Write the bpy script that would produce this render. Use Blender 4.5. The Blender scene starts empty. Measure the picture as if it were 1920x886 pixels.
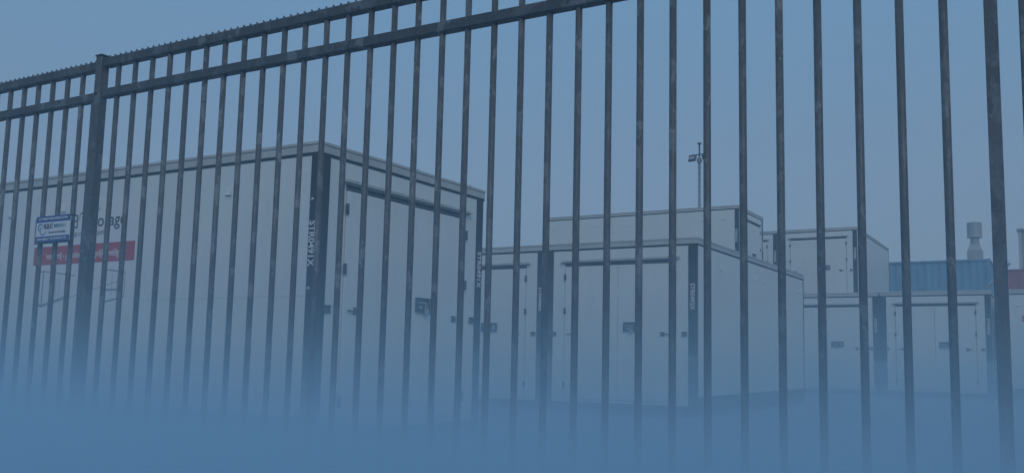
import bpy, bmesh, math, random
from mathutils import Vector, Matrix
random.seed(7)
SC = bpy.context.scene
COL = SC.collection

# ------------------------------------------------------------------ camera
F_PX, PITCH, ROLL, YAW, EYE = 1709.14, 0.11422, 0.016705, 0.50325, 0.8445
cd = bpy.data.cameras.new("camera")
cd.sensor_width = 36.0
cd.lens = 36.0 * F_PX / 1920.0
cd.shift_x = -85.18 / 1920.0
cd.shift_y = 33.11 / 1920.0
cd.clip_start = 0.05
cd.clip_end = 3000
cam = bpy.data.objects.new("camera", cd)
COL.objects.link(cam)
fw = Vector((-math.sin(YAW) * math.cos(PITCH), math.cos(YAW) * math.cos(PITCH), math.sin(PITCH)))
r0 = Vector((math.cos(YAW), math.sin(YAW), 0))
u0 = r0.cross(fw)
rt = r0 * math.cos(ROLL) + u0 * math.sin(ROLL)
up = u0 * math.cos(ROLL) - r0 * math.sin(ROLL)
cam.matrix_world = Matrix(((rt.x, up.x, -fw.x, 0), (rt.y, up.y, -fw.y, 0), (rt.z, up.z, -fw.z, EYE), (0, 0, 0, 1)))
SC.camera = cam

# ------------------------------------------------------------------ sky, sun, exposure
SUN_EL, SUN_AZ = math.radians(40), math.radians(142)     # azimuth clockwise from +Y
W = bpy.data.worlds.new("World")
SC.world = W
W.use_nodes = True
nt = W.node_tree
nt.nodes.clear()
sky = nt.nodes.new("ShaderNodeTexSky")
sky.sky_type = 'NISHITA'
sky.sun_disc = False
sky.sun_elevation = SUN_EL
sky.sun_rotation = SUN_AZ
sky.air_density = 1.0
sky.dust_density = 0.6
sky.ozone_density = 3.0
mix = nt.nodes.new("ShaderNodeMixRGB")          # an even veil of thin overcast over the clear sky
mix.inputs[0].default_value = 0.82
tcw = nt.nodes.new("ShaderNodeTexCoord")        # greyer towards the horizon, bluer overhead
sxyz = nt.nodes.new("ShaderNodeSeparateXYZ")
rmp = nt.nodes.new("ShaderNodeValToRGB")
rmp.color_ramp.elements[0].position = 0.06
rmp.color_ramp.elements[0].color = (0.200, 0.245, 0.312, 1)
rmp.color_ramp.elements[1].position = 0.42
rmp.color_ramp.elements[1].color = (0.158, 0.322, 0.510, 1)
veil = nt.nodes.new("ShaderNodeVectorMath")
veil.operation = 'SCALE'
veil.inputs[3].default_value = 10.0
nt.links.new(tcw.outputs["Generated"], sxyz.inputs[0])
nt.links.new(sxyz.outputs[2], rmp.inputs[0])
nt.links.new(rmp.outputs[0], veil.inputs[0])
nt.links.new(veil.outputs[0], mix.inputs[2])
bg = nt.nodes.new("ShaderNodeBackground")
bg.inputs[1].default_value = 0.10
wo = nt.nodes.new("ShaderNodeOutputWorld")
nt.links.new(sky.outputs[0], mix.inputs[1])
nt.links.new(mix.outputs[0], bg.inputs[0])
nt.links.new(bg.outputs[0], wo.inputs[0])

sl = bpy.data.lights.new("sun", 'SUN')
sl.energy = 0.75
sl.angle = math.radians(25)
sl.color = (1.0, 0.90, 0.78)
sun = bpy.data.objects.new("sun", sl)
COL.objects.link(sun)
sd = Vector((math.sin(SUN_AZ) * math.cos(SUN_EL), math.cos(SUN_AZ) * math.cos(SUN_EL), math.sin(SUN_EL)))
sun.rotation_euler = sd.to_track_quat('Z', 'Y').to_euler()

SC.view_settings.view_transform = 'Standard'
SC.view_settings.look = 'None'
SC.view_settings.gamma = 1
SC.view_settings.exposure = 0.0
SC.view_settings.use_curve_mapping = False
SC.render.engine = 'CYCLES'
SC.cycles.use_denoising = True
SC.cycles.max_bounces = 8
SC.cycles.volume_bounces = 4
SC.cycles.transparent_max_bounces = 128
SC.cycles.sample_clamp_indirect = 4

# ------------------------------------------------------------------ materials
def mat(name):
    m = bpy.data.materials.new(name)
    m.use_nodes = True
    n = m.node_tree
    return m, n, n.nodes["Principled BSDF"]

def node(n, typ, **kw):
    x = n.nodes.new(typ)
    for k, v in kw.items():
        if k.startswith("i_"):
            x.inputs[k[2:].replace("_", " ")].default_value = v
        else:
            setattr(x, k, v)
    return x

def ramp(n, fac, stops):
    r = n.nodes.new("ShaderNodeValToRGB")
    e = r.color_ramp.elements
    while len(e) < len(stops):
        e.new(0.5)
    for k, (p, c) in enumerate(stops):
        e[k].position = p
        e[k].color = (*c, 1) if len(c) == 3 else c
    n.links.new(fac, r.inputs[0])
    return r

def coords(n, scale=(1, 1, 1)):
    tc = node(n, "ShaderNodeTexCoord")
    mp = node(n, "ShaderNodeMapping")
    mp.inputs["Scale"].default_value = scale
    n.links.new(tc.outputs["Object"], mp.inputs[0])
    return mp.outputs[0]

def plain(name, col, rough=0.5, metal=0.0, var=0.15, scale=9.0, bump=0.0, stretch=(1, 1, 1)):
    m, n, b = mat(name)
    v = coords(n, stretch)
    t = node(n, "ShaderNodeTexNoise", i_Scale=scale, i_Detail=5.0, i_Roughness=0.6)
    n.links.new(v, t.inputs["Vector"])
    lo = tuple(c * (1 - var) for c in col)
    hi = tuple(min(1, c * (1 + var)) for c in col)
    r = ramp(n, t.outputs[0], [(0.3, lo), (0.7, hi)])
    n.links.new(r.outputs[0], b.inputs["Base Color"])
    b.inputs["Roughness"].default_value = rough
    b.inputs["Metallic"].default_value = metal
    if bump:
        bp = node(n, "ShaderNodeBump", i_Strength=bump, i_Distance=0.004)
        n.links.new(t.outputs[0], bp.inputs["Height"])
        n.links.new(bp.outputs[0], b.inputs["Normal"])
    return m

def galvanised(name, base, hi, sc):
    """zinc with large crystalline flakes, streaks and dull patches"""
    m, n, b = mat(name)
    v0 = coords(n, (1, 1, 0.55))
    oi = node(n, "ShaderNodeObjectInfo")
    of = node(n, "ShaderNodeVectorMath", operation='MULTIPLY_ADD')
    of.inputs[1].default_value = (1, 1, 1)
    cb = node(n, "ShaderNodeCombineXYZ")
    mm = node(n, "ShaderNodeMath", operation='MULTIPLY')
    mm.inputs[1].default_value = 57.0
    n.links.new(oi.outputs["Random"], mm.inputs[0])
    for k in range(3):
        n.links.new(mm.outputs[0], cb.inputs[k])
    n.links.new(v0, of.inputs[0])
    n.links.new(cb.outputs[0], of.inputs[2])
    v = of.outputs[0]
    w = node(n, "ShaderNodeTexNoise", i_Scale=sc * 1.6, i_Detail=4.0)
    n.links.new(v, w.inputs["Vector"])
    add = node(n, "ShaderNodeMixRGB", blend_type='ADD')
    add.inputs[0].default_value = 0.06
    n.links.new(v, add.inputs[1])
    n.links.new(w.outputs["Color"], add.inputs[2])
    vo = node(n, "ShaderNodeTexVoronoi", i_Scale=sc)
    n.links.new(add.outputs[0], vo.inputs["Vector"])
    sep = node(n, "ShaderNodeSeparateColor")
    n.links.new(vo.outputs["Color"], sep.inputs[0])
    mid = tuple(0.6 * a + 0.4 * c for a, c in zip(base, hi))
    r = ramp(n, sep.outputs[0], [(0.0, tuple(c * 0.9 for c in base)), (0.62, base), (0.74, mid), (0.80, base), (0.86, base), (0.885, hi), (0.97, mid)])
    no = node(n, "ShaderNodeTexNoise", i_Scale=sc * 2.6, i_Detail=7.0, i_Roughness=0.7)
    n.links.new(v, no.inputs["Vector"])
    r2 = ramp(n, no.outputs[0], [(0.3, (0.62, 0.62, 0.62)), (0.72, (1.2, 1.2, 1.2))])
    mu = node(n, "ShaderNodeMixRGB", blend_type='MULTIPLY')
    mu.inputs[0].default_value = 1
    n.links.new(r.outputs[0], mu.inputs[1])
    n.links.new(r2.outputs[0], mu.inputs[2])
    n.links.new(mu.outputs[0], b.inputs["Base Color"])
    rr = node(n, "ShaderNodeMapRange")
    rr.inputs["To Min"].default_value = 0.42
    rr.inputs["To Max"].default_value = 0.72
    n.links.new(sep.outputs[1], rr.inputs["Value"])
    n.links.new(rr.outputs[0], b.inputs["Roughness"])
    b.inputs["Metallic"].default_value = 0.12
    b.inputs["Specular IOR Level"].default_value = 0.3
    bp = node(n, "ShaderNodeBump", i_Strength=0.25, i_Distance=0.002)
    n.links.new(no.outputs[0], bp.inputs["Height"])
    n.links.new(bp.outputs[0], b.inputs["Normal"])
    return m

def panel_white(name, col):
    """white lacquered sandwich panel: faint vertical run-off streaks, dust and slight waviness"""
    m, n, b = mat(name)
    v = coords(n)
    st = node(n, "ShaderNodeTexNoise", i_Scale=1.0, i_Detail=6.0, i_Roughness=0.65)
    n.links.new(coords(n, (9, 9, 0.45)), st.inputs["Vector"])
    du = node(n, "ShaderNodeTexNoise", i_Scale=1.4, i_Detail=8.0, i_Roughness=0.6)
    n.links.new(v, du.inputs["Vector"])
    r1 = ramp(n, st.outputs[0], [(0.34, tuple(c * 0.95 for c in col)), (0.62, col)])
    r2 = ramp(n, du.outputs[0], [(0.3, (0.94, 0.945, 0.95)), (0.66, (1, 1, 1))])
    sp = node(n, "ShaderNodeTexVoronoi", i_Scale=7.0)
    n.links.new(v, sp.inputs["Vector"])
    r3 = ramp(n, sp.outputs["Distance"], [(0.012, (0.45, 0.45, 0.45)), (0.03, (1, 1, 1))])
    mu = node(n, "ShaderNodeMixRGB", blend_type='MULTIPLY'); mu.inputs[0].default_value = 1
    n.links.new(r1.outputs[0], mu.inputs[1]); n.links.new(r2.outputs[0], mu.inputs[2])
    m2 = node(n, "ShaderNodeMixRGB", blend_type='MULTIPLY'); m2.inputs[0].default_value = 0.6
    n.links.new(mu.outputs[0], m2.inputs[1]); n.links.new(r3.outputs[0], m2.inputs[2])
    n.links.new(m2.outputs[0], b.inputs["Base Color"])
    b.inputs["Roughness"].default_value = 0.42
    bp = node(n, "ShaderNodeBump", i_Strength=0.05, i_Distance=0.01)
    n.links.new(du.outputs[0], bp.inputs["Height"])
    n.links.new(bp.outputs[0], b.inputs["Normal"])
    return m

def concrete(name):
    m, n, b = mat(name)
    v = coords(n)
    a = node(n, "ShaderNodeTexNoise", i_Scale=0.35, i_Detail=9.0, i_Roughness=0.62)
    c = node(n, "ShaderNodeTexNoise", i_Scale=38.0, i_Detail=6.0, i_Roughness=0.7)
    n.links.new(v, a.inputs["Vector"]); n.links.new(v, c.inputs["Vector"])
    r1 = ramp(n, a.outputs[0], [(0.32, (0.17, 0.175, 0.18)), (0.68, (0.27, 0.27, 0.265))])
    r2 = ramp(n, c.outputs[0], [(0.3, (0.7, 0.7, 0.7)), (0.7, (1.15, 1.15, 1.15))])
    mu = node(n, "ShaderNodeMixRGB", blend_type='MULTIPLY'); mu.inputs[0].default_value = 1
    n.links.new(r1.outputs[0], mu.inputs[1]); n.links.new(r2.outputs[0], mu.inputs[2])
    n.links.new(mu.outputs[0], b.inputs["Base Color"])
    rr = node(n, "ShaderNodeMapRange"); rr.inputs["To Min"].default_value = 0.55; rr.inputs["To Max"].default_value = 0.9
    n.links.new(a.outputs[0], rr.inputs["Value"]); n.links.new(rr.outputs[0], b.inputs["Roughness"])
    bp = node(n, "ShaderNodeBump", i_Strength=0.35, i_Distance=0.006)
    n.links.new(c.outputs[0], bp.inputs["Height"]); n.links.new(bp.outputs[0], b.inputs["Normal"])
    return m

def air(name, col, density, aniso=0.0):
    m = bpy.data.materials.new(name)
    m.use_nodes = True
    n = m.node_tree
    n.nodes.clear()
    o = n.nodes.new("ShaderNodeOutputMaterial")
    p = n.nodes.new("ShaderNodeVolumePrincipled")
    p.inputs["Color"].default_value = (*col, 1)
    p.inputs["Density"].default_value = density
    p.inputs["Anisotropy"].default_value = aniso
    n.links.new(p.outputs[0], o.inputs["Volume"])
    return m

M = {
    'zinc': galvanised("galvanised_steel", (0.106, 0.110, 0.113), (0.22, 0.23, 0.235), 34),
    'zinc_rail': galvanised("galvanised_rail", (0.078, 0.080, 0.081), (0.18, 0.185, 0.188), 24),
    'white': panel_white("white_panel", (0.665, 0.70, 0.685)),
    'door': panel_white("white_door", (0.67, 0.705, 0.695)),
    'trim': plain("grey_white_trim", (0.44, 0.445, 0.43), 0.5, 0, 0.10, 5, 0.05),
    'black': plain("black_strip", (0.010, 0.011, 0.013), 0.55, 0, 0.25, 6),
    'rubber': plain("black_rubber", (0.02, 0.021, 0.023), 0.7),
    'skid': plain("dark_steel_skid", (0.035, 0.037, 0.04), 0.6, 0.2, 0.3, 8),
    'hinge': plain("dark_steel_fitting", (0.075, 0.08, 0.085), 0.45, 0.4, 0.3, 60),
    'steel': plain("bright_steel", (0.45, 0.46, 0.46), 0.35, 0.7, 0.15, 40),
    'ink': plain("white_lettering", (0.66, 0.67, 0.67), 0.5, 0, 0.03),
    'dkink': plain("dark_lettering", (0.03, 0.035, 0.05), 0.5, 0, 0.03),
    'grink': plain("grey_lettering", (0.22, 0.23, 0.24), 0.5, 0, 0.03),
    'poster': plain("white_poster_film", (0.67, 0.675, 0.67), 0.35, 0, 0.03, 3),
    'red': plain("red_print", (0.42, 0.035, 0.04), 0.4, 0, 0.06, 5),
    'blue': plain("blue_print", (0.015, 0.06, 0.23), 0.35, 0, 0.05),
    'teal': plain("teal_print", (0.03, 0.16, 0.25), 0.35, 0, 0.05),
    'orange': plain("orange_print", (0.5, 0.16, 0.04), 0.4, 0, 0.05),
    'bluebox': plain("blue_container_paint", (0.13, 0.28, 0.40), 0.6, 0, 0.2, 2.2, 0.1, (1, 1, 0.4)),
    'redbox': plain("red_container_paint", (0.30, 0.05, 0.045), 0.5, 0, 0.25, 2.2, 0.1, (1, 1, 0.4)),
    'duct': plain("ventilator_sheet", (0.33, 0.34, 0.34), 0.5, 0.3, 0.15, 3),
    'pole': plain("mast_steel", (0.22, 0.225, 0.23), 0.5, 0.4, 0.2, 4),
    'lamp': plain("lamp_housing", (0.02, 0.021, 0.023), 0.45, 0.2),
    'glass': plain("lamp_glass", (0.32, 0.35, 0.38), 0.08, 0, 0.05),
    'hall': plain("grey_hall_cladding", (0.33, 0.34, 0.35), 0.55, 0, 0.12, 2),
    'cabin': plain("cabin_cladding", (0.27, 0.28, 0.29), 0.5, 0, 0.12, 3),
    'window': plain("dark_window", (0.03, 0.035, 0.04), 0.08, 0, 0.1),
    'ground': concrete("yard_concrete"),
    'iron': plain("cast_iron", (0.03, 0.03, 0.032), 0.6, 0.3, 0.3, 40),
}

# ------------------------------------------------------------------ mesh helpers
class MB:
    """collects shapes in one bmesh; build() links them as ONE mesh object"""
    def __init__(s):
        s.bm = bmesh.new()
        s.smooth = False

    def box(s, x0, x1, y0, y1, z0, z1, bev=0.0, seg=1):
        r = bmesh.ops.create_cube(s.bm, size=1)
        vs = r['verts']
        for v in vs:
            v.co = Vector((x0 if v.co.x < 0 else x1, y0 if v.co.y < 0 else y1, z0 if v.co.z < 0 else z1))
        if bev:
            es = list({e for v in vs for e in v.link_edges})
            bmesh.ops.bevel(s.bm, geom=es, offset=bev, segments=seg, affect='EDGES', profile=0.5)
        return s

    def tube(s, a, b, r0, r1=None, n=12, caps=True):
        a, b = Vector(a), Vector(b)
        r1 = r0 if r1 is None else r1
        d = (b - a).normalized()
        x = d.orthogonal().normalized()
        y = d.cross(x)
        A, B = [], []
        for k in range(n):
            t = 2 * math.pi * k / n
            o = x * math.cos(t) + y * math.sin(t)
            A.append(s.bm.verts.new(a + o * r0)); B.append(s.bm.verts.new(b + o * r1))
        for k in range(n):
            f = s.bm.faces.new((A[k], A[(k + 1) % n], B[(k + 1) % n], B[k]))
            f.smooth = True
        if caps:
            s.bm.faces.new(A[::-1]); s.bm.faces.new(B)
        return s

    def path(s, pts, r, n=8):
        for a, b in zip(pts, pts[1:]):
            s.tube(a, b, r, n=n)
        return s

    def prism(s, poly, axis, lo, hi):
        """poly: 2-D outline, extruded along axis ('x','y','z') from lo to hi"""
        def P(p, t):
            return {'x': (t, p[0], p[1]), 'y': (p[0], t, p[1]), 'z': (p[0], p[1], t)}[axis]
        A = [s.bm.verts.new(P(p, lo)) for p in poly]
        B = [s.bm.verts.new(P(p, hi)) for p in poly]
        n = len(poly)
        for k in range(n):
            s.bm.faces.new((A[k], A[(k + 1) % n], B[(k + 1) % n], B[k]))
        s.bm.faces.new(A[::-1]); s.bm.faces.new(B)
        return s

    def lathe(s, prof, c=(0, 0), n=24):
        rings = []
        for r, z in prof:
            rings.append([s.bm.verts.new((c[0] + r * math.cos(2 * math.pi * k / n), c[1] + r * math.sin(2 * math.pi * k / n), z)) for k in range(n)])
        for a, b in zip(rings, rings[1:]):
            for k in range(n):
                s.bm.faces.new((a[k], a[(k + 1) % n], b[(k + 1) % n], b[k]))
        s.bm.faces.new(rings[0][::-1]); s.bm.faces.new(rings[-1])
        return s

    def build(s, name, m, parent=None):
        bmesh.ops.recalc_face_normals(s.bm, faces=s.bm.faces)
        me = bpy.data.meshes.new(name)
        s.bm.to_mesh(me)
        s.bm.free()
        me.materials.append(m)
        o = bpy.data.objects.new(name, me)
        COL.objects.link(o)
        if parent is not None:
            o.parent = parent
        return o

def thing(name, label, cat, loc=(0, 0, 0), rz=0.0, group=None):
    o = bpy.data.objects.new(name, None)
    o.empty_display_size = 0.2
    COL.objects.link(o)
    o.location = loc
    o.rotation_euler = (0, 0, rz)
    tag(o, label, cat, group)
    return o

def tag(o, label=None, cat=None, group=None, kind=None):
    if label: o['label'] = label
    if cat: o['category'] = cat
    if group: o['group'] = group
    if kind: o['kind'] = kind
    return o

def share(src, parent, loc=(0, 0, 0), rot=(0, 0, 0)):
    c = src.copy()
    COL.objects.link(c)
    c.parent = parent
    c.location = loc
    c.rotation_euler = rot
    return c

_tc = {}
def text(name, s, size, m, parent, loc, rot, width=None, bold=0.0, align='CENTER', depth=0.0008):
    """lettering as a thin mesh; width squeezes/stretches it to the measured length"""
    key = (s, size, width, bold, align, m.name)
    if key not in _tc:
        cu = bpy.data.curves.new("lettering", 'FONT')
        cu.body = s
        cu.size = size
        cu.align_x = align
        cu.align_y = 'CENTER'
        cu.extrude = depth
        cu.offset = bold
        cu.resolution_u = 3
        t = bpy.data.objects.new("lettering", cu)
        COL.objects.link(t)
        bpy.context.view_layer.update()
        me = bpy.data.meshes.new_from_object(t.evaluated_get(bpy.context.evaluated_depsgraph_get()))
        bpy.data.objects.remove(t)
        xs = [v.co.x for v in me.vertices]
        if width and xs:
            k = width / (max(xs) - min(xs))
            for v in me.vertices:
                v.co.x *= k
        me.materials.clear()
        me.materials.append(m)
        _tc[key] = me
    o = bpy.data.objects.new(name, _tc[key])
    COL.objects.link(o)
    o.parent = parent
    o.location = loc
    o.rotation_euler = rot
    return o

HALF = math.pi / 2

# ------------------------------------------------------------------ ground
g = MB()
g.box(-600, 600, -600, 600, -0.4, 0)
tag(g.build("yard_ground", M['ground']), kind='structure')

# ------------------------------------------------------------------ storage units
# local frame of a unit: door face on y=0 looking to -y, x from 0 (left) to UW, body back to y=UL
UW, UL, UT = 2.588, 6.50, 2.60

def unit_prototype():
    """parts shared by every storage unit, parented to an Empty"""
    u = thing("storage_unit", "", "storage unit")
    # --- skid / base frame
    b = MB()
    b.box(0.03, UW - 0.03, 0.035, UL - 0.03, 0.0, 0.175)
    b.box(0.012, 0.05, 0.02, UL - 0.02, 0.06, 0.315)
    b.box(UW - 0.05, UW - 0.012, 0.02, UL - 0.02, 0.06, 0.315)
    b.box(0.05, UW - 0.05, UL - 0.045, UL - 0.012, 0.06, 0.315)
    b.build("base_frame", M['skid'], u)
    # --- walls: each side is an upper and a lower panel with a joint at z=1.345
    for x0, x1 in ((0.0, 0.06), (UW - 0.06, UW)):
        MB().box(x0, x1, 0.062, UL - 0.062, 0.317, 1.3442, 0.001).build("side_panel", M['white'], u)
        MB().box(x0, x1, 0.062, UL - 0.062, 1.3458, UT, 0.001).build("side_panel", M['white'], u)
    MB().box(0.062, UW - 0.062, UL - 0.06, UL, 0.317, UT, 0.002).build("back_wall", M['white'], u)
    f = MB()      # door wall round the opening
    f.box(0.14, 0.352, 0.0, 0.05, 0.18, 2.592)
    f.box(2.248, UW - 0.14, 0.0, 0.05, 0.18, 2.592)
    f.box(0.352, 2.248, 0.0, 0.05, 2.338, 2.592)
    f.box(0.352, 2.248, 0.0, 0.05, 0.18, 0.222)
    f.build("front_wall", M['white'], u)
    MB().box(0.352, 2.248, 0.03, 0.05, 0.222, 2.338).build("door_gasket", M['rubber'], u)
    # --- corner posts
    for left in (True, False):
        p = MB()
        if left:
            p.box(0.0, 0.14, -0.004, 0.06, 0.03, 2.594, 0.01, 2)
            p.box(-0.003, 0.06, -0.0005, 0.092, 0.028, 2.592, 0.002)
        else:
            p.box(UW - 0.14, UW + 0.001, -0.004, 0.062, 0.03, 2.594, 0.02, 3)
        p.build("corner_post", M['black'], u)
        p = MB()
        x0, x1 = (-0.003, 0.06) if left else (UW - 0.06, UW + 0.003)
        p.box(x0, x1, UL - 0.062, UL + 0.003, 0.03, 2.594, 0.006)
        p.build("corner_post", M['black'], u)
    # --- bolts on the left strip
    for z in (2.187, 1.41, 0.60):
        MB().lathe([(0.016, 0), (0.016, 0.004), (0.009, 0.009)], n=12).build("bolt", M['steel'], u)
        o = COL.objects[-1]
        o.location = (-0.003, 0.062, z)
        o.rotation_euler = (0, -HALF, 0)
    # --- roof with folded edge
    r = MB()
    e = 0.009
    r.box(-e, UW + e, -e, UL + e, 2.60, 2.668, 0.004)
    r.box(-e - 0.006, UW + e + 0.006, -e - 0.006, UL + e + 0.006, 2.668, 2.70, 0.006)
    r.box(0.1, UW - 0.1, 0.1, UL - 0.1, 2.695, 2.712)
    ro = r.build("roof", M['trim'], u)
    for x in (0.25, UW * 0.5 + 0.07, UW - 0.3):
        MB().tube((x, -0.02, 2.70), (x, -0.02, 2.708), 0.008, n=8).build("screw", M['steel'], ro)
    sl_ = MB()  # black strip put in to paint the shadow line under the roof edge
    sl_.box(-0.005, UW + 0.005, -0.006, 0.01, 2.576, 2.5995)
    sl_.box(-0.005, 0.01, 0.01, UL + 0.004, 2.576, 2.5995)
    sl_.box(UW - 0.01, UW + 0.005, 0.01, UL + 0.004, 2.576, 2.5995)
    sl_.build("roof_shadow_strip", M['rubber'], u)
    # --- rain gutter over the doors
    gt = MB()
    gt.box(0.29, 2.315, -0.006, 0.0, 2.383, 2.425)
    gt.prism([(0.0, 2.396), (-0.045, 2.386), (-0.047, 2.398), (-0.041, 2.392), (-0.006, 2.404)], 'x', 0.285, 2.32)
    go = gt.build("rain_gutter", M['trim'], u)
    for k in range(6):
        x = 0.48 + k * 0.33
        MB().tube((x, -0.006, 2.413), (x, -0.009, 2.413), 0.006, n=8).build("screw", M['hinge'], go)
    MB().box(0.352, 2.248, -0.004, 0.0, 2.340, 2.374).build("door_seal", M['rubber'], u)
    # --- two doors
    def hinge(door, x, z):
        h = MB()
        h.box(x - 0.022, x + 0.022, -0.022, -0.012, z - 0.045, z + 0.045, 0.003)
        h.tube((x, -0.024, z - 0.05), (x, -0.024, z + 0.05), 0.009, n=8)
        h.build("hinge", M['hinge'], door)
    def holder(door, x, side):
        h = MB()
        for dz in (-0.028, 0.02):
            h.box(x - 0.038, x + 0.038, -0.026, -0.012, 1.24 + dz, 1.253 + dz, 0.002)
        h.box(x - 0.03, x + 0.03, -0.018, -0.012, 1.222, 1.256)
        h.tube((x, -0.022, 1.241), (x + side * 0.105, -0.03, 1.241), 0.006, n=8)
        h.lathe([(0.002, 1.230), (0.011, 1.235), (0.012, 1.241), (0.009, 1.249), (0.002, 1.252)], (x + side * 0.108, -0.03), 8)
        h.build("door_holder", M['hinge'], door)
    for x0, x1, hx, s in ((0.364, 1.290, 0.36, -1), (1.297, 2.236, 2.242, 1)):
        d = MB()
        d.box(x0, x1, -0.012, 0.028, 0.232, 2.318, 0.003)
        do = d.build("door", M['door'], u)
        for z in (2.15, 1.61, 0.437):
            hinge(do, hx, z)
        holder(do, x0 + 0.165 if s < 0 else x1 - 0.193, s)
        if s > 0:
            lb = MB()
            bx0, bx1, z0, z1 = 1.395, 1.705, 1.282, 1.425
            lb.box(bx0, bx1, -0.017, -0.012, z0, z1, 0.002)
            for a, c, zz0, zz1 in ((bx0, bx1, z1 - 0.016, z1), (bx0, bx1, z0, z0 + 0.016), (bx0, bx0 + 0.014, z0 + 0.016, z1 - 0.016), (bx1 - 0.014, bx1, z0 + 0.016, z1 - 0.016)):
                lb.box(a, c, -0.038, -0.017, zz0, zz1, 0.002)
            lb.box(bx0 + 0.20, bx1 - 0.014, -0.034, -0.017, z0 + 0.016, z1 - 0.016, 0.002)
            lb.build("lock_box", M['hinge'], do)
            bar = MB()
            bar.box(bx0 + 0.03, bx0 + 0.17, -0.030, -0.0175, z0 + 0.088, z0 + 0.102, 0.003)
            bar.box(bx0 + 0.05, bx0 + 0.10, -0.032, -0.0175, z0 + 0.035, z0 + 0.062, 0.004)
            bar.box(bx0 + 0.222, bx0 + 0.275, -0.0375, -0.0345, z0 + 0.038, z0 + 0.105, 0.002)
            bar.build("lock_bar", M['steel'], do)
            pl = MB()
            pts = []
            for k in range(9):
                t = math.pi * k / 8
                pts.append((bx0 + 0.135 - 0.018 * math.cos(t) + 0.004, -0.045, z0 + 0.055 + 0.026 * math.sin(t)))
            pl.path([(pts[0][0] + 0.006, -0.045, z0 + 0.03)] + pts + [(pts[-1][0] + 0.006, -0.045, z0 + 0.03)], 0.0045)
            pl.box(bx0 + 0.116, bx0 + 0.172, -0.056, -0.034, z0 - 0.018, z0 + 0.036, 0.005, 2)
            pl.build("padlock", M['steel'], do)
    for x in (0.165, UW - 0.195):         # catch plates on the wall
        h = MB()
        for dz in (-0.030, 0.022):
            h.box(x - 0.045, x + 0.045, -0.018, 0.0, 1.24 + dz, 1.255 + dz, 0.002)
        for dx in (-0.03, 0.0, 0.03):
            h.box(x + dx - 0.008, x + dx + 0.008, -0.012, 0.0, 1.225, 1.262)
        h.build("catch_plate", M['hinge'], u)
    # --- small ventilation cowls high on both long sides
    for y in (0.43, 1.10, 3.0, 3.57, 4.52, 6.14):
        for x, s in ((0.0, -1), (UW, 1)):
            v = MB()
            v.prism([(x, 2.288), (x + s * 0.018, 2.294), (x + s * 0.019, 2.30), (x + s * 0.010, 2.358), (x, 2.362)][::s], 'y', y - 0.038, y + 0.038)
            v.build("vent_cowl", M['white'], u)
    return u

PROTO = unit_prototype()

def tree_copy(o, parent=None):
    c = o.copy()
    COL.objects.link(c)
    c.parent = parent
    for ch in list(o.children):
        tree_copy(ch, c)
    return c

first = True
def unit(label, x, y, z, rz, number=None, left=False):
    global first
    u = PROTO if first else tree_copy(PROTO)
    first = False
    u.location = (x, y, z)
    u.rotation_euler = (0, 0, rz)
    u['label'] = label
    u['group'] = "white storage units standing in the yard"
    units.append((u, number, left))
    return u
units = []
COWL_SPARE = []

ZS = 2.705       # a unit on top of another
u1 = unit("white storage unit numbered STR0491X close behind the fence with the printed poster", -5.579, 5.820, 0, HALF, "STR0491X", True)
for ch in [c_ for c_ in u1.children if c_.name.startswith('vent_cowl')]:
    if abs(sum(v_.co.y for v_ in ch.data.vertices) / len(ch.data.vertices) - 0.43) < 0.05:
        COWL_SPARE.append(ch)
u2 = unit("white storage unit numbered STR0492X with double doors facing the fence", -4.711 - UW, 12.890, 0, 0, "STR0492X")
u3 = unit("white storage unit half hidden between STR0491X and STR0492X", -4.711 - 2 * UW - 0.034, 12.895, 0, 0, "STR0488X")
u6l = unit("white storage unit carrying the raised unit numbered STR0072X behind STR0492X", -8.10, 25.60, 0, HALF)
u6 = unit("raised white storage unit with a blank long side in front of the floodlight mast", -8.10, 25.60, ZS, HALF, "STR0072X", True)
u4 = unit("white storage unit on the ground with the number STR0073X just right of STR0492X", -4.09 - UW, 24.70, 0, 0)
u5 = unit("white storage unit numbered STR0494X on the ground below the blue container", -4.03, 24.70, 0, 0, "STR0494X")
u8 = unit("white storage unit at the right edge with a red label on its long side", -1.20 + UL, 24.70, 0, HALF)
u7l = unit("white storage unit carrying the raised unit numbered STR0480X", -5.80 - UW, 31.25, 0, 0)
u7 = unit("raised white storage unit numbered STR0480X left of the blue container", -5.80 - UW, 31.25, ZS, 0, "STR0480X")
u9l = unit("white storage unit carrying the raised unit numbered STR0068X", -8.49 - UW, 31.25, 0, 0)
u9 = unit("raised white storage unit numbered STR0068X mostly hidden behind the long blank one", -8.49 - UW, 31.25, ZS, 0, "STR0068X")

for ch in COWL_SPARE:
    bpy.data.objects.remove(ch)
for u, number, left in units:
    if number:
        text("unit_number", number, 0.098, M['ink'], u, (UW - 0.072, -0.0046, 1.805), (HALF, HALF, 0), width=0.40, bold=0.0022)
        if left:      # long side too
            text("unit_number", number, 0.098, M['ink'], u, (-0.0036, 0.052, 1.800), (HALF, HALF, -HALF), width=0.40, bold=0.0022)
text("unit_number", "STR0073X", 0.098, M['ink'], u4, (UW - 0.072, -0.0046, 1.83), (HALF, HALF, 0), width=0.38, bold=0.0022)

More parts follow.
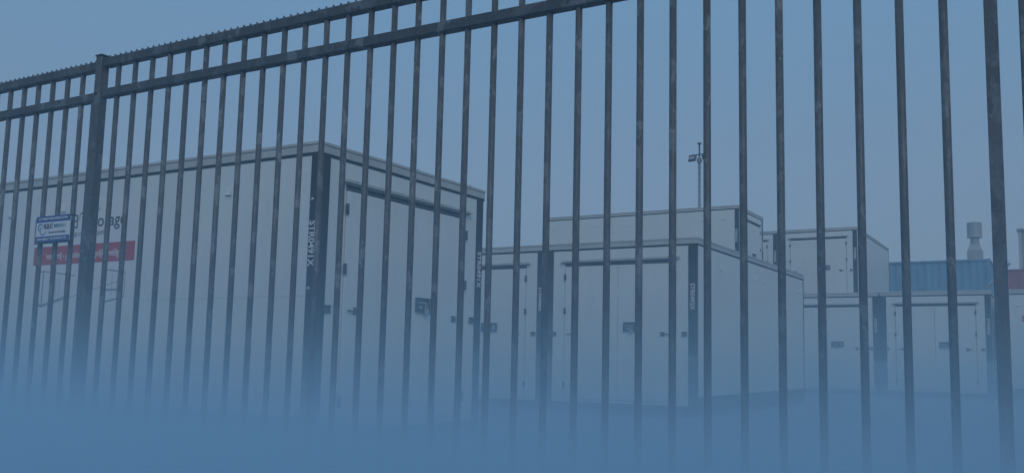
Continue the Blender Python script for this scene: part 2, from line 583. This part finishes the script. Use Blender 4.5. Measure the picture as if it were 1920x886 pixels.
# --- poster film on the long side of STR0491X (local y = distance from the door corner, face looks to -x)
RS = (HALF, 0, -HALF)
po = MB().box(-0.0022, 0.0, 2.38, 4.04, 1.155, 2.386).build("poster", M['poster'], u1)
MB().box(-0.0034, -0.0022, 2.385, 4.036, 1.74, 1.935).build("red_band", M['red'], po)
def pt(s, size, m, yc, z, width=None, bold=0.0):
    return text("poster_lettering", s, size, m, po, (-0.0040, yc, z), RS, width, bold)
pt("vorstvrij - geïsoleerd - degelijk - veilig", 0.105, M['ink'], 3.219, 1.832, 1.19, 0.001)
pt("d", 0.185, M['dkink'], 3.355, 2.165, 0.075)
pt("st", 0.185, M['dkink'], 3.08, 2.165, 0.12)
pt("orage", 0.185, M['dkink'], 2.772, 2.165, 0.44, 0.001)
pt("op uw bedrijvenpark", 0.088, M['grink'], 3.12, 2.05, 0.51)
em = MB()                                                 # small house mark over the name
em.prism([(3.235, 2.19), (3.235, 2.255), (3.265, 2.275), (3.295, 2.255), (3.295, 2.19), (3.288, 2.19), (3.288, 2.248), (3.265, 2.262), (3.242, 2.248), (3.242, 2.19)], 'x', -0.0038, -0.0022)
em.build("house_mark", M['dkink'], po)
ln = MB()                                                 # line drawing of an open unit
def seg(a, b, w=0.008, x=-0.0034):
    a, b = Vector((0, *a)), Vector((0, *b))
    d = (b - a).normalized(); n = Vector((0, -d.z, d.y)) * w * 0.5
    ln.prism([((p).y, (p).z) for p in (a - n, b - n, b + n, a + n)], 'x', x, -0.0022)
seg((3.84, 1.30), (3.84, 1.67), 0.018); seg((3.84, 1.30), (3.98, 1.375), 0.024); seg((3.84, 1.30), (2.50, 1.56), 0.006)
seg((3.84, 1.31), (3.45, 1.395), 0.022); seg((3.84, 1.68), (3.98, 1.635), 0.010); seg((3.84, 1.675), (3.30, 1.615), 0.010)
seg((2.50, 1.625), (2.78, 1.66), 0.012); seg((2.50, 1.385), (2.80, 1.335), 0.018); seg((2.52, 1.46), (2.80, 1.455), 0.018)
seg((2.50, 1.38), (2.50, 1.62), 0.008)
for yy in (3.62, 3.55, 3.44, 3.38, 2.70, 2.62):
    seg((yy, 1.40), (yy, 1.61), 0.005)
for yy in (3.60, 3.46):
    for zz in (1.44, 1.53, 1.58):
        seg((yy, zz), (yy - 0.012, zz), 0.012)
ln.build("line_drawing", M['grink'], po)
# red label on the last unit
rl = MB().box(-0.0022, 0.0, UL - 0.95, UL - 0.43, 1.92, 2.08).build("red_label", M['red'], u8)
text("label_lettering", "vorstvrij", 0.085, M['ink'], rl, (-0.0030, UL - 0.70, 2.0), RS, 0.38)

# ------------------------------------------------------------------ fence
YF = 2.644                      # front face of the rails
BAR_R = 0.0118
bar_src = None
def fence_bar(parent, x, z0, z1):
    global bar_src
    if bar_src is None:
        bar_src = MB().tube((0, 0, 0), (0, 0, 2.12), BAR_R, n=14).build("bar", M['zinc'], parent)
        bar_src.location = (x, 0.02, z0)
        return bar_src
    b = share(bar_src, parent, (x, 0.02, z0 + random.uniform(-0.004, 0.0)), (0, 0, random.uniform(0, 6.28)))
    return b

def fence_panel(label, x0, x1, ztop, bars, stiles=(), low_stile=None):
    p = thing("bar_fence", label, "fence", (x0, YF, 0), 0, "galvanised bar fence panels")
    L = x1 - x0
    dz = ztop - 2.233
    for nm, z0, z1 in (("top_rail", 2.191, 2.233), ("middle_rail", 2.041, 2.081), ("bottom_rail", 0.16, 0.20)):
        MB().box(0, L, 0, 0.041, z0 + dz, z1 + dz, 0.003).build(nm, M['zinc_rail'], p)
    tp = MB()
    n = int(L / 0.0391)
    for k in range(n):
        x = 0.02 + k * 0.0391
        tp.prism([(x - 0.0042, ztop), (x + 0.0042, ztop), (x + 0.0014, ztop + 0.015), (x - 0.0014, ztop + 0.015)], 'y', 0.015, 0.0225)
    tag(tp.build("tooth_strip", M['zinc'], p), kind='stuff')
    for x in bars:
        fence_bar(p, x - x0, 0.08, 0)
    for x in stiles:
        MB().box(x - x0 - 0.0165, x - x0 + 0.0165, 0.004, 0.037, 0.08, 2.191 + dz, 0.002).build("stile", M['zinc'], p)
    if low_stile is not None:
        MB().box(low_stile - x0 - 0.015, low_stile - x0 + 0.015, 0.006, 0.036, 0.08, 2.03, 0.002).build("stile", M['zinc'], p)
    return p

def fence_post(label, x0):
    p = thing("fence_post", label, "fence post", (x0, YF - 0.010, 0), 0, "galvanised fence posts")
    b = MB()
    b.box(0, 0.044, 0, 0.045, 0.02, 2.243, 0.004)
    b.build("post", M['zinc'], p)
    MB().box(-0.003, 0.047, -0.003, 0.048, 2.243, 2.251, 0.002).build("cap", M['zinc_rail'], p)
    MB().box(-0.06, 0.13, -0.05, 0.10, 0.004, 0.02).build("foot_plate", M['zinc_rail'], p)
    for z in (0.18, 2.06):
        MB().tube((0.020, -0.001, z), (0.020, -0.007, z), 0.009, n=6).build("bolt", M['zinc_rail'], p)
    return p

fence_panel("long galvanised fence panel filling the picture between its two posts", -3.944, -0.0575, 2.233,
            [-2.5482 + 0.11615 * k - 0.000161 * k * k + 0.0000051 * k ** 3 for k in range(-11, 21)], [-0.1290])
fence_panel("galvanised fence panel left of the post carrying the small security sign", -7.80, -3.990, 2.222,
            [-4.120 - 0.1195 * k for k in range(0, 31)], low_stile=-4.010)
fence_panel("galvanised fence panel beyond the post at the right edge", -0.014, 3.80, 2.233,
            [0.15 + 0.1145 * k for k in range(0, 32)])
fence_post("galvanised square fence post near the left edge between two panels", -3.989)
fence_post("galvanised square fence post cut off by the right edge", -0.0605)

# security sign on the left panel
SX0, SX1, SZ0, SZ1 = -4.343, -4.072, 1.362, 1.487
s = thing("security_sign", "small blue and white security company sign fixed to the bars of the left fence panel", "sign", (SX0, YF - 0.012, SZ0), math.radians(-1.0))
sw, sh = SX1 - SX0, SZ1 - SZ0
MB().box(0, sw, -0.004, 0.0, 0, sh, 0.001).build("sign_board", M['poster'], s)
MB().box(0, sw, -0.0052, -0.0042, sh * 0.765, sh).build("blue_band", M['blue'], s)
MB().box(0, sw, -0.0052, -0.0042, 0, sh * 0.215).build("blue_band", M['blue'], s)
bb = MB().box(-0.084, sw - 0.084, 0.040, 0.044, 0, sh).build("rear_board", M['blue'], s)
MB().box(-0.0845, -0.074, 0.0394, 0.0446, 0.006, sh * 0.5).build("orange_edge", M['orange'], bb)
RF = (HALF, 0, 0)
text("sign_lettering", "DIT TERREIN WORDT BEVEILIGD DOOR", 0.016, M['ink'], s, (sw * 0.5, -0.0056, sh * 0.885), RF, sw * 0.84, 0.0002)
text("sign_lettering", "www.vigilat.nl  Tel. 0570 60 12 12", 0.018, M['ink'], s, (sw * 0.49, -0.0056, sh * 0.11), RF, sw * 0.86, 0.0002)
text("sign_lettering", "VIGILAT", 0.036, M['dkink'], s, (sw * 0.36, -0.0046, sh * 0.585), RF, sw * 0.28, 0.0004)
text("sign_lettering", "Commercieel in Beveiliging", 0.017, M['grink'], s, (sw * 0.62, -0.0046, sh * 0.36), RF, sw * 0.52)
for k in range(8):
    MB().box(sw * (0.535 + k * 0.045), sw * (0.535 + k * 0.045) + 0.0095 - k * 0.0009, -0.0050, -0.0042, sh * 0.53, sh * 0.66).build("stripe", M['teal'], s)
sp = MB()                        # swoosh emblem: an open ring and a crescent hanging from it
def arc(cx, cz, r, w, a0, a1, n=14):
    o, i = [], []
    for k in range(n + 1):
        t = math.radians(a0 + (a1 - a0) * k / n)
        ww = w * (0.35 + 0.65 * math.sin(math.pi * k / n))
        o.append((cx + (r + ww * 0.5) * math.cos(t), cz + (r + ww * 0.5) * math.sin(t)))
        i.append((cx + (r - ww * 0.5) * math.cos(t), cz + (r - ww * 0.5) * math.sin(t)))
    sp.prism(o + i[::-1], 'y', -0.0050, -0.0042)
arc(sw * 0.13, sh * 0.56, 0.017, 0.008, 20, 250)
arc(sw * 0.21, sh * 0.47, 0.024, 0.006, 170, 350)
arc(sw * 0.15, sh * 0.50, 0.008, 0.004, 0, 300)
sp.build("swoosh_emblem", M['teal'], s)
for x, z in ((0.012, sh - 0.004), (sw - 0.004, sh - 0.004), (0.02, 0.004), (sw - 0.03, 0.004)):
    c = MB()
    c.box(x - 0.006, x + 0.008, -0.007, 0.032, z - 0.003, z + 0.003, 0.001)
    c.build("clamp", M['hinge'], s)

# ------------------------------------------------------------------ sea containers
def sea_container(label, x, y, z, paint, group, width=6.058):
    t = thing("sea_container", label, "sea container", (x, y, z), 0, group)
    H, D = 2.59, 2.438
    def corr(a, n_, depth):
        """corrugation profile as (along, in) points"""
        pts, p = [], a / n_
        for k in range(n_):
            b = k * p
            pts += [(b, 0), (b + p * 0.25, 0), (b + p * 0.40, depth), (b + p * 0.75, depth), (b + p * 0.9, 0)]
        return pts + [(a, 0)]
    for side in ('front', 'back', 'left', 'right'):
        a = width - 0.3 if side in ('front', 'back') else D - 0.3
        m = MB()
        prof = corr(a, 20 if a > 3 else 8, 0.022)
        lo, hi = [], []
        for s_, d in prof:
            if side == 'front': p = (0.15 + s_, 0.03 + d)
            elif side == 'back': p = (0.15 + s_, D - 0.03 - d)
            elif side == 'left': p = (0.03 + d, 0.15 + s_)
            else: p = (width - 0.03 - d, 0.15 + s_)
            lo.append(m.bm.verts.new((*p, 0.13))); hi.append(m.bm.verts.new((*p, H - 0.09)))
        for k in range(len(prof) - 1):
            m.bm.faces.new((lo[k], lo[k + 1], hi[k + 1], hi[k]))
        m.build("corrugated_wall", M[paint], t)
    MB().box(0.05, width - 0.05, 0.05, D - 0.05, H - 0.06, H - 0.02).build("roof", M[paint], t)
    for yy in (0.0, D - 0.07):
        MB().box(0.15, width - 0.15, yy, yy + 0.07, H - 0.09, H - 0.01, 0.004).build("top_rail", M[paint], t)
        MB().box(0.15, width - 0.15, yy, yy + 0.07, 0.0, 0.13, 0.004).build("bottom_rail", M[paint], t)
    for xx in (0.0, width - 0.07):
        MB().box(xx, xx + 0.07, 0.15, D - 0.15, H - 0.09, H - 0.01, 0.004).build("top_rail", M[paint], t)
        MB().box(xx, xx + 0.07, 0.15, D - 0.15, 0.0, 0.13, 0.004).build("bottom_rail", M[paint], t)
    for xx in (0.0, width - 0.15):
        for yy in (0.0, D - 0.15):
            MB().box(xx, xx + 0.15, yy, yy + 0.15, 0.12, H - 0.12, 0.004).build("corner_post", M[paint], t)
            for zz in (0.0, H - 0.12):
                MB().box(xx - 0.003, xx + 0.153, yy - 0.003, yy + 0.153, zz, zz + 0.12, 0.01).build("corner_casting", M[paint], t)
    MB().box(1.02, 1.05, -0.02, 0.03, 0.13, H - 0.12).build("pipe", M['steel'], t)
    return t
GB = "sea containers stacked beyond the storage units"
sea_container("blue corrugated sea container standing on top of another, left of the red one", -8.40, 40.75, 2.60, 'bluebox', GB)
sea_container("blue corrugated sea container carrying the upper blue one", -8.40, 40.75, 0, 'bluebox', GB)
sea_container("red corrugated sea container on top of another at the right edge", -3.30, 45.55, 2.60, 'redbox', GB)
sea_container("red corrugated sea container carrying the upper red one", -3.30, 45.55, 0, 'redbox', GB)

# site cabin on the red container
c = thing("site_cabin", "grey site cabin with pale corner trim standing on the red container at the right edge", "site cabin", (-1.45, 46.0, 5.19))
MB().box(0.08, 3.9, 0.04, 2.2, 0.0, 1.80).build("wall", M['cabin'], c)
for x in (0.0, 3.86):
    MB().box(x, x + 0.12, 0.0, 0.12, 0.0, 1.80, 0.01).build("corner_trim", M['trim'], c)
    MB().box(x, x + 0.12, 2.12, 2.24, 0.0, 1.80, 0.01).build("corner_trim", M['trim'], c)
MB().box(-0.06, 4.04, -0.08, 2.32, 1.80, 1.88, 0.01).build("roof", M['trim'], c)
w = MB().box(0.9, 2.2, 0.0, 0.04, 0.6, 1.5).build("window", M['trim'], c)
MB().box(0.96, 2.14, -0.006, -0.001, 0.66, 1.44).build("pane", M['window'], w)

# hall with the roof ventilator
h = thing("flat_roofed_hall", "long grey flat roofed hall behind the stacked sea containers", "building", (-22, 58, 0))
MB().box(0, 34, 0, 20, 0, 5.7).build("wall", M['hall'], h)
MB().box(-0.15, 34.15, -0.15, 20.15, 5.7, 6.0, 0.02).build("roof", M['trim'], h)
for x in (4, 16, 27):
    d = MB().box(x, x + 3, -0.05, -0.001, 0, 3.6).build("roller_door", M['trim'], h)
    for k in range(6):
        MB().box(x + 0.05, x + 2.95, -0.07, -0.052, 0.1 + k * 0.58, 0.1 + k * 0.58 + 0.55).build("door_slat", M['hall'], d)
v = thing("roof_ventilator", "grey roof ventilator with a drum cowl rising above the blue container", "ventilator", (-4.25, 60, 6.0))
MB().box(-0.42, 0.42, -0.42, 0.42, 0.0, 1.74, 0.01).build("base_curb", M['duct'], v)
tp = MB()
A = [tp.bm.verts.new(p) for p in ((-0.40, -0.40, 1.742), (0.40, -0.40, 1.742), (0.40, 0.40, 1.742), (-0.40, 0.40, 1.742))]
B = [tp.bm.verts.new(p) for p in ((-0.25, -0.25, 2.15), (0.25, -0.25, 2.15), (0.25, 0.25, 2.15), (-0.25, 0.25, 2.15))]
for k in range(4):
    tp.bm.faces.new((A[k], A[(k + 1) % 4], B[(k + 1) % 4], B[k]))
tp.bm.faces.new(A[::-1]); tp.bm.faces.new(B)
tp.lathe([(0.30, 1.75), (0.27, 2.0), (0.20, 2.14)], n=20)
tp.build("tapered_hood", M['duct'], v)
MB().lathe([(0.24, 2.15), (0.29, 2.16), (0.29, 2.19), (0.25, 2.2), (0.25, 2.52)], n=24).build("neck", M['duct'], v)
MB().lathe([(0.30, 2.50), (0.42, 2.53), (0.425, 2.56), (0.42, 2.60), (0.42, 3.40), (0.425, 3.42), (0.40, 3.44), (0.1, 3.47)], n=28).build("drum_cowl", M['duct'], v)

# floodlight mast
m = thing("floodlight_mast", "slim grey mast with two floodlights rising behind the raised white units", "light mast", (-12.5, 34.5, 0))
MB().tube((0, 0, 0), (0, 0, 8.9), 0.065, 0.048, n=12).build("pole", M['pole'], m)
MB().tube((0, 0, 8.9), (0, 0, 9.58), 0.032, n=10).build("upper_pole", M['lamp'], m)
MB().lathe([(0.04, 9.58), (0.085, 9.59), (0.085, 9.63), (0.03, 9.65)], n=12).build("cap", M['lamp'], m)
MB().lathe([(0.05, 8.76), (0.10, 8.86), (0.11, 8.95), (0.06, 9.04), (0.035, 9.08)], n=12).build("collar", M['pole'], m)
MB().tube((-0.44, -0.02, 9.13), (0.34, 0.02, 9.19), 0.024, n=8).build("crossarm", M['lamp'], m)
for z in [7.1 + 0.25 * k for k in range(7)]:
    MB().tube((-0.10, 0, z), (0.10, 0, z), 0.008, n=6).build("climbing_peg", M['pole'], m)
for x, tilt, turn in ((-0.27, 0.35, -0.25), (0.27, 0.35, 1.1)):
    f = MB()
    f.box(-0.17, 0.17, -0.03, 0.05, -0.24, 0.02, 0.015)
    for k in range(6):
        f.box(-0.15 + k * 0.055, -0.14 + k * 0.055, 0.05, 0.085, -0.22, 0.0)
    fo = f.build("floodlight", M['lamp'], m)
    fo.location = (x, -0.03, 9.12)
    fo.rotation_euler = (-tilt, 0, turn)
    gl = MB().box(-0.12, 0.12, -0.034, -0.0305, -0.17, -0.03, 0.004).build("lamp_glass", M['glass'], fo)
    MB().box(-0.012, 0.012, 0.0, 0.03, 0.0, 0.09).build("bracket", M['lamp'], fo)

# loose pipe leaning on the roof of STR0494X
p = MB().tube((-1.60, 25.2, 2.735), (-1.02, 25.45, 3.42), 0.035, n=12).build("metal_pipe", M['steel'])
tag(p, "pale metal pipe leaning up from the roof of STR0494X beside the blue container", "pipe")

# drain grates in the yard
for k, (x, y) in enumerate(((-2.60, 15.85), (-2.36, 14.40))):
    d = thing("drain_grate", ("dark drain grate farther from the fence in the yard on the right", "dark drain grate nearer the fence in the yard on the right")[k], "drain", (x, y, 0.004), 0.0, "drain grates in the yard")
    fr = MB()
    fr.box(-0.18, 0.18, -0.14, -0.12, 0, 0.008); fr.box(-0.18, 0.18, 0.12, 0.14, 0, 0.008)
    fr.box(-0.18, -0.16, -0.12, 0.12, 0, 0.008); fr.box(0.16, 0.18, -0.12, 0.12, 0, 0.008)
    fr.build("frame", M['iron'], d)
    for j in range(5):
        MB().box(-0.16, 0.16, -0.10 + j * 0.045, -0.08 + j * 0.045, 0, 0.007).build("slat", M['iron'], d)

# ------------------------------------------------------------------ air
OVERLAY_MIST = (0.55, 0.78, 0.935)
HAZE = air("haze_air", (0.62, 0.82, 0.97), 0.004)
tag(MB().box(-640, 640, -640, 640, -1.4, 10.5).build("haze", HAZE), kind='stuff')  # added thin even volume, part of the imitated blue overlay
# added mist standing in for a blue overlay: thin yard sheets, deeper bank streetside;
# yard layers are even, lower ones denser; the street bank grades with height
YARD = [(0.004, 0.10, 0.30), (0.101, 0.40, 0.085), (0.401, 0.90, 0.042), (0.901, 1.40, 0.018), (1.401, 2.0, 0.007)]
for z0, z1, dn in YARD:
    a = air("overlay_mist_air", OVERLAY_MIST, dn)
    tag(MB().box(-80, 60, -40, 80, z0, z1).build("overlay_mist_layer", a), kind='stuff')  # added layer, imitates the overlay's fade to blue
VM = air("overlay_bank_air", OVERLAY_MIST, 1.0)
n = VM.node_tree
geo = node(n, "ShaderNodeNewGeometry")
sx = node(n, "ShaderNodeSeparateXYZ")
n.links.new(geo.outputs["Position"], sx.inputs[0])
def math_node(op, a_, b_):
    x = node(n, "ShaderNodeMath", operation=op)
    for k, v_ in enumerate((a_, b_)):
        if isinstance(v_, (int, float)): x.inputs[k].default_value = v_
        else: n.links.new(v_, x.inputs[k])
    return x.outputs[0]
e_ = math_node('MULTIPLY', math_node('SUBTRACT', 0.88, sx.outputs[2]), 1 / 0.112)      # thins out with height above the ground
dens = math_node('MINIMUM', math_node('MULTIPLY', math_node('POWER', math.e, e_), 0.135), 3.2)
pv = [x for x in n.nodes if x.type == 'PRINCIPLED_VOLUME'][0]
n.links.new(dens, pv.inputs["Density"])
VM.cycles.volume_step_rate = 0.08 if hasattr(VM.cycles, "volume_step_rate") else 1
tag(MB().box(-16, 8, -9, 2.80, 0.006, 1.45).build("overlay_mist_bank", VM), kind='stuff')  # added bank round camera and fence, shaped to imitate the overlay gradient

bpy.context.view_layer.update()
